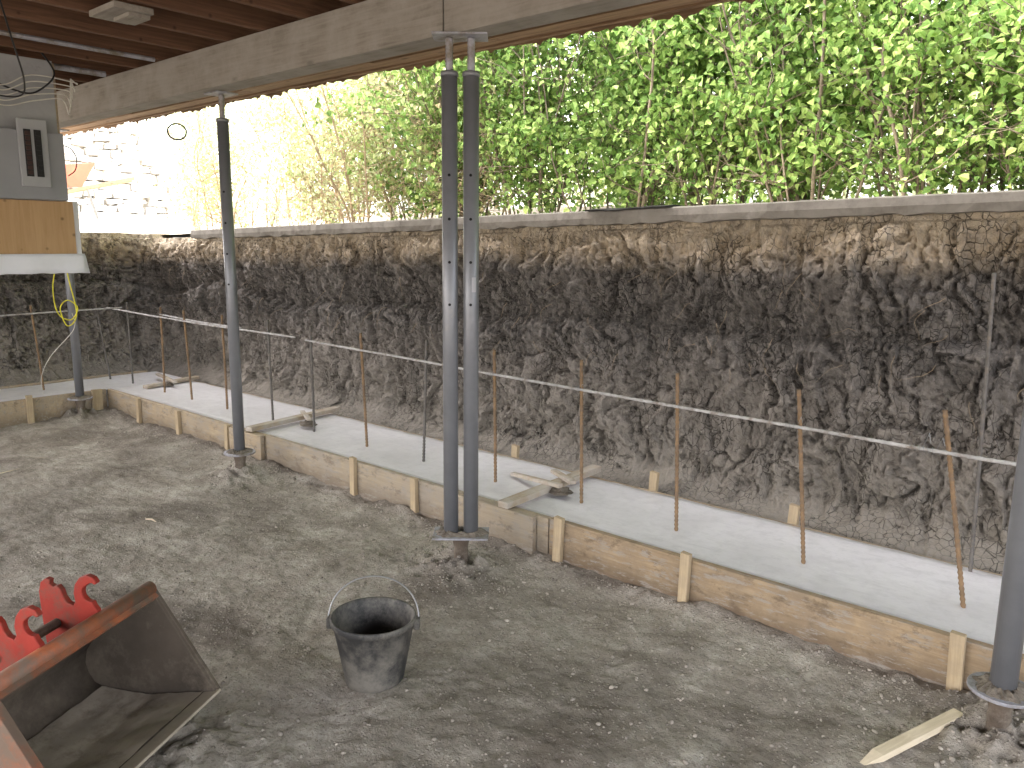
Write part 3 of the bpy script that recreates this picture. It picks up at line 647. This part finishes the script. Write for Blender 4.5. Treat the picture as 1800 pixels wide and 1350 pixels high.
# ------------------------------------------------------------ shrubs
def shrub_meshes(seed,nst,nleaf,height,bark,leafm,dry=False,lw=.42):
    rnd=random.Random(seed); b=MB(); tips=[]
    def grow(q,d,L,r0,r1,seg,wob,depth):
        pts=[q];rr=[r0]
        for i in range(seg):
            d=(d+Vector((rnd.gauss(0,wob),rnd.gauss(0,wob),rnd.gauss(.02,wob*.6)))).normalized(); q=q+d*(L/seg); pts.append(q); rr.append(r0+(r1-r0)*(i+1)/seg)
        b.tube(pts,rr,5 if depth==0 else 3,False)
        for i in range(1,len(pts)):
            if pts[i].z>.08: tips.append((pts[i],depth))
        return pts
    for i in range(nst):
        a=rnd.random()*2*pi; q=Vector((.38*cos(a)*rnd.random(),.3*sin(a)*rnd.random(),-.05)); d=Vector((cos(a)*.22+rnd.gauss(0,.08),sin(a)*.22,1)).normalized()
        hh=height*rnd.uniform(.65,1); r0=rnd.uniform(.005,.015)
        pts=grow(q,d,hh,r0,.004,14,.10,0)
        nb=15 if not dry else 24
        for k in range(nb):
            j=min(13,1+int(rnd.random()**1.25*13)); a=rnd.random()*2*pi; dd=Vector((cos(a),sin(a),rnd.uniform(.1,1.1))).normalized()
            p2=grow(pts[j],dd,rnd.uniform(.3,.95),.0045,.0015,6,.2,1)
            for m in range(2 if not dry else 4):
                dd=Vector((rnd.gauss(0,1),rnd.gauss(0,1),rnd.uniform(-.2,1))).normalized(); grow(p2[rnd.randint(1,5)],dd,rnd.uniform(.15,.4),.0025,.001,3,.25,2)
    V=[];Fc=[]
    fine=[t for t in tips if t[1]>0]
    cl=[fine[rnd.randrange(len(fine))][0] for _ in range(nleaf//7)]
    for c in cl:
        keep=min(1,max(.6,(c.z+.2)/1.0))
        if rnd.random()>keep: continue
        for k in range(7):
            q=c+Vector((rnd.gauss(0,.085),rnd.gauss(0,.085),rnd.gauss(0,.08)))
            L=rnd.uniform(.032,.064); wd=L*rnd.uniform(lw-.06,lw+.03)
            nrm=Vector((rnd.gauss(0,.6),rnd.gauss(0,.6)-.25,rnd.uniform(.1,1))).normalized()
            t=nrm.orthogonal().normalized(); t=(Quaternion(nrm,rnd.random()*2*pi)@t); t=(t+Vector((0,0,-.35))).normalized(); s=t.cross(nrm).normalized(); nrm=s.cross(t)
            o=len(V)
            V+= [q,q+t*L*.28+s*wd+nrm*.010,q+t*L*.66+s*wd*.72+nrm*.008,q+t*L-nrm*.008,q+t*L*.66-s*wd*.72+nrm*.008,q+t*L*.28-s*wd+nrm*.010]
            Fc+= [(o,o+3,o+2,o+1),(o,o+5,o+4,o+3)]
    me1=bpy.data.meshes.new("shrub_stems"); me1.from_pydata(b.v,[],b.f); me1.materials.append(bark); me1.polygons.foreach_set("use_smooth",[True]*len(me1.polygons))
    me2=bpy.data.meshes.new("shrub_foliage"); me2.from_pydata([tuple(v) for v in V],[],Fc); me2.materials.append(leafm)
    return me1,me2
VAR=[shrub_meshes(11,13,12000,3.9,M_bark,M_leaf),shrub_meshes(12,13,11000,3.7,M_bark,M_leaf),shrub_meshes(13,14,12000,4.0,M_bark,M_leaf)]
DRY=shrub_meshes(21,8,2200,2.8,M_drybark,M_leaf2,True)
PALE=shrub_meshes(31,9,5000,3.2,M_drybark,M_leaf3)
THIN=shrub_meshes(32,7,1700,2.9,M_drybark,M_leaf3)
def shrub(x,y,var,rz,sc,label,grp="lilac shrubs forming the hedge",name="lilac_shrub"):
    e=empty(name,(x,y,uz(x,y)),label=label,category="shrub",group=grp); e.rotation_euler=(0,0,rz); e.scale=(sc,sc,sc)
    mk("stems",var[0],e); mk("foliage",var[1],e)
i=0; x=.9
while x>-6.2:
    v=VAR[i%3]
    shrub(x,5.5+random.uniform(-.15,.2),v,random.random()*6.28,random.uniform(.95,1.1),"dense green lilac shrub with many bare lower stems")
    if i%2==0 and x>-5: shrub(x-.4,6.5+random.uniform(-.2,.3),VAR[(i+1)%3],random.random()*6.28,random.uniform(1,1.2),"tall green lilac shrub behind the hedge front")
    x-=.76; i+=1
x=.2
while x>-7:
    shrub(x,8.6+random.uniform(-.3,.3),PALE,random.random()*6.28,random.uniform(.9,1.15),"pale sunlit shrub beyond the hedge","pale sunlit shrubs beyond the hedge","garden_shrub"); x-=1.15
x=-6.3
while x>-10.5:
    shrub(x,5.5+random.uniform(-.15,.3),PALE if x>-7.2 else THIN,random.random()*6.28,random.uniform(.8,.95),"sunlit pale yellow-green shrub at the hedge end","pale sunlit shrubs beyond the hedge","garden_shrub"); x-=.8
for x in (-5.2,-6.2,-7.3,-9.0):
    shrub(x,5.0+random.uniform(-.05,.15),DRY,random.random()*6.28,random.uniform(.8,1.0),"dry tan twiggy shrub with few leaves","dry twiggy shrubs along the kerb","dry_shrub")
e=empty("garden_fence",(-3,7.6,1.9),label="low weathered grey fence behind the hedge",category="fence")
b=MB(); b.box((-3,7.6,1.99),(12,.03,.12))
o=b.obj("rail",M_fence); o.parent=e; o.matrix_parent_inverse=Matrix.Translation((3,-7.6,-1.9))
for k in range(7):
    b=MB(); b.box((-8.9+k*1.95,7.65,2.0),(.09,.09,.4))
    o=b.obj("fence_post",M_fence); o.parent=e; o.matrix_parent_inverse=Matrix.Translation((3,-7.6,-1.9))
b=MB(); rnd=random.Random(5)
z=0
while z<1.35:
    h=rnd.uniform(.09,.17); y=3.6+rnd.uniform(0,.2); yend=7.6-z*1.0
    while y<yend:
        L=rnd.uniform(.12,.36); b.box((0+rnd.uniform(-.08,.08),y+L/2-5.5,z+h/2+rnd.uniform(-.015,.015)),(.4,L*.92,h*.92),jit=.025,rot=Matrix.Rotation(rnd.uniform(-.12,.12),3,'X')); y+=L
    z+=h
b.obj("dry_stone_wall",M_stone,bevel=.015,loc=(-14.2,5.5,2.05),label="sunlit pale dry-stacked stone retaining wall",category="stone wall")
e=empty("wheelbarrow",(-12.2,4.56,uz(-12.2,4.56)+.0),label="glare-paled red wheelbarrow with wooden handles beside stone wall",category="wheelbarrow"); e.rotation_euler=(0,0,radians(250)); e.scale=(.85,.85,.95)
b=MB(); top=[(-.42,-.33,.80),(.42,-.30,.72),(.42,.30,.72),(-.42,.33,.80)]; bot=[(-.22,-.2,.48),(.2,-.18,.44),(.2,.18,.44),(-.22,.2,.48)]
b.add(top+bot,[(0,1,5,4),(1,2,6,5),(2,3,7,6),(3,0,4,7),(4,5,6,7)]); o=b.obj("tray",M_redtray,e); s_=o.modifiers.new("s","SOLIDIFY"); s_.thickness=.015
for s in (1,-1):
    b=MB(); b.bar((.6,s*.06,.25),(-1.0,s*.30,.60),.035,.05); b.obj("handle",M_stake,e,bevel=.004)
    b=MB(); b.tube([(-.3,s*.2,.42),(-.42,s*.24,.0)],.014,8); b.obj("leg",M_wire,e)
b=MB(); b.tube([(.62+.15*cos(a/20*2*pi),0,.2+.15*sin(a/20*2*pi)) for a in range(21)],.045,10,False); b.obj("wheel",M_tyre,e,smooth=True)
# ------------------------------------------------------------ light
world=bpy.data.worlds.new("World"); scene.world=world; world.use_nodes=True
nt=world.node_tree; bg=nt.nodes["Background"]; sky=nt.nodes.new("ShaderNodeTexSky"); sky.sky_type='NISHITA'; sky.sun_disc=False
AZ=radians(218); EL=radians(48)
sky.sun_elevation=EL; sky.sun_rotation=pi/2-AZ; sky.dust_density=4; sky.air_density=1.0; sky.ozone_density=.5
hs=nt.nodes.new("ShaderNodeHueSaturation"); hs.inputs["Saturation"].default_value=.35
mm=nt.nodes.new("ShaderNodeMix"); mm.data_type='RGBA'; mm.blend_type='MULTIPLY'; mm.inputs[0].default_value=1; mm.inputs[7].default_value=(1.04,1.0,.99,1)
nt.links.new(sky.outputs[0],hs.inputs["Color"]); nt.links.new(hs.outputs[0],mm.inputs[6]); nt.links.new(mm.outputs[2],bg.inputs[0]); bg.inputs[1].default_value=1.65
sd=bpy.data.lights.new("sun","SUN"); sd.energy=5; sd.angle=radians(.5); sd.color=(1,.95,.86); so=bpy.data.objects.new("sun",sd); COL.objects.link(so)
dv=Vector((cos(AZ)*cos(EL),sin(AZ)*cos(EL),sin(EL))); so.rotation_euler=(-dv).to_track_quat('-Z','Y').to_euler(); so.location=dv*30
scene.view_settings.view_transform='Standard'; scene.view_settings.look='None'; scene.view_settings.exposure=0
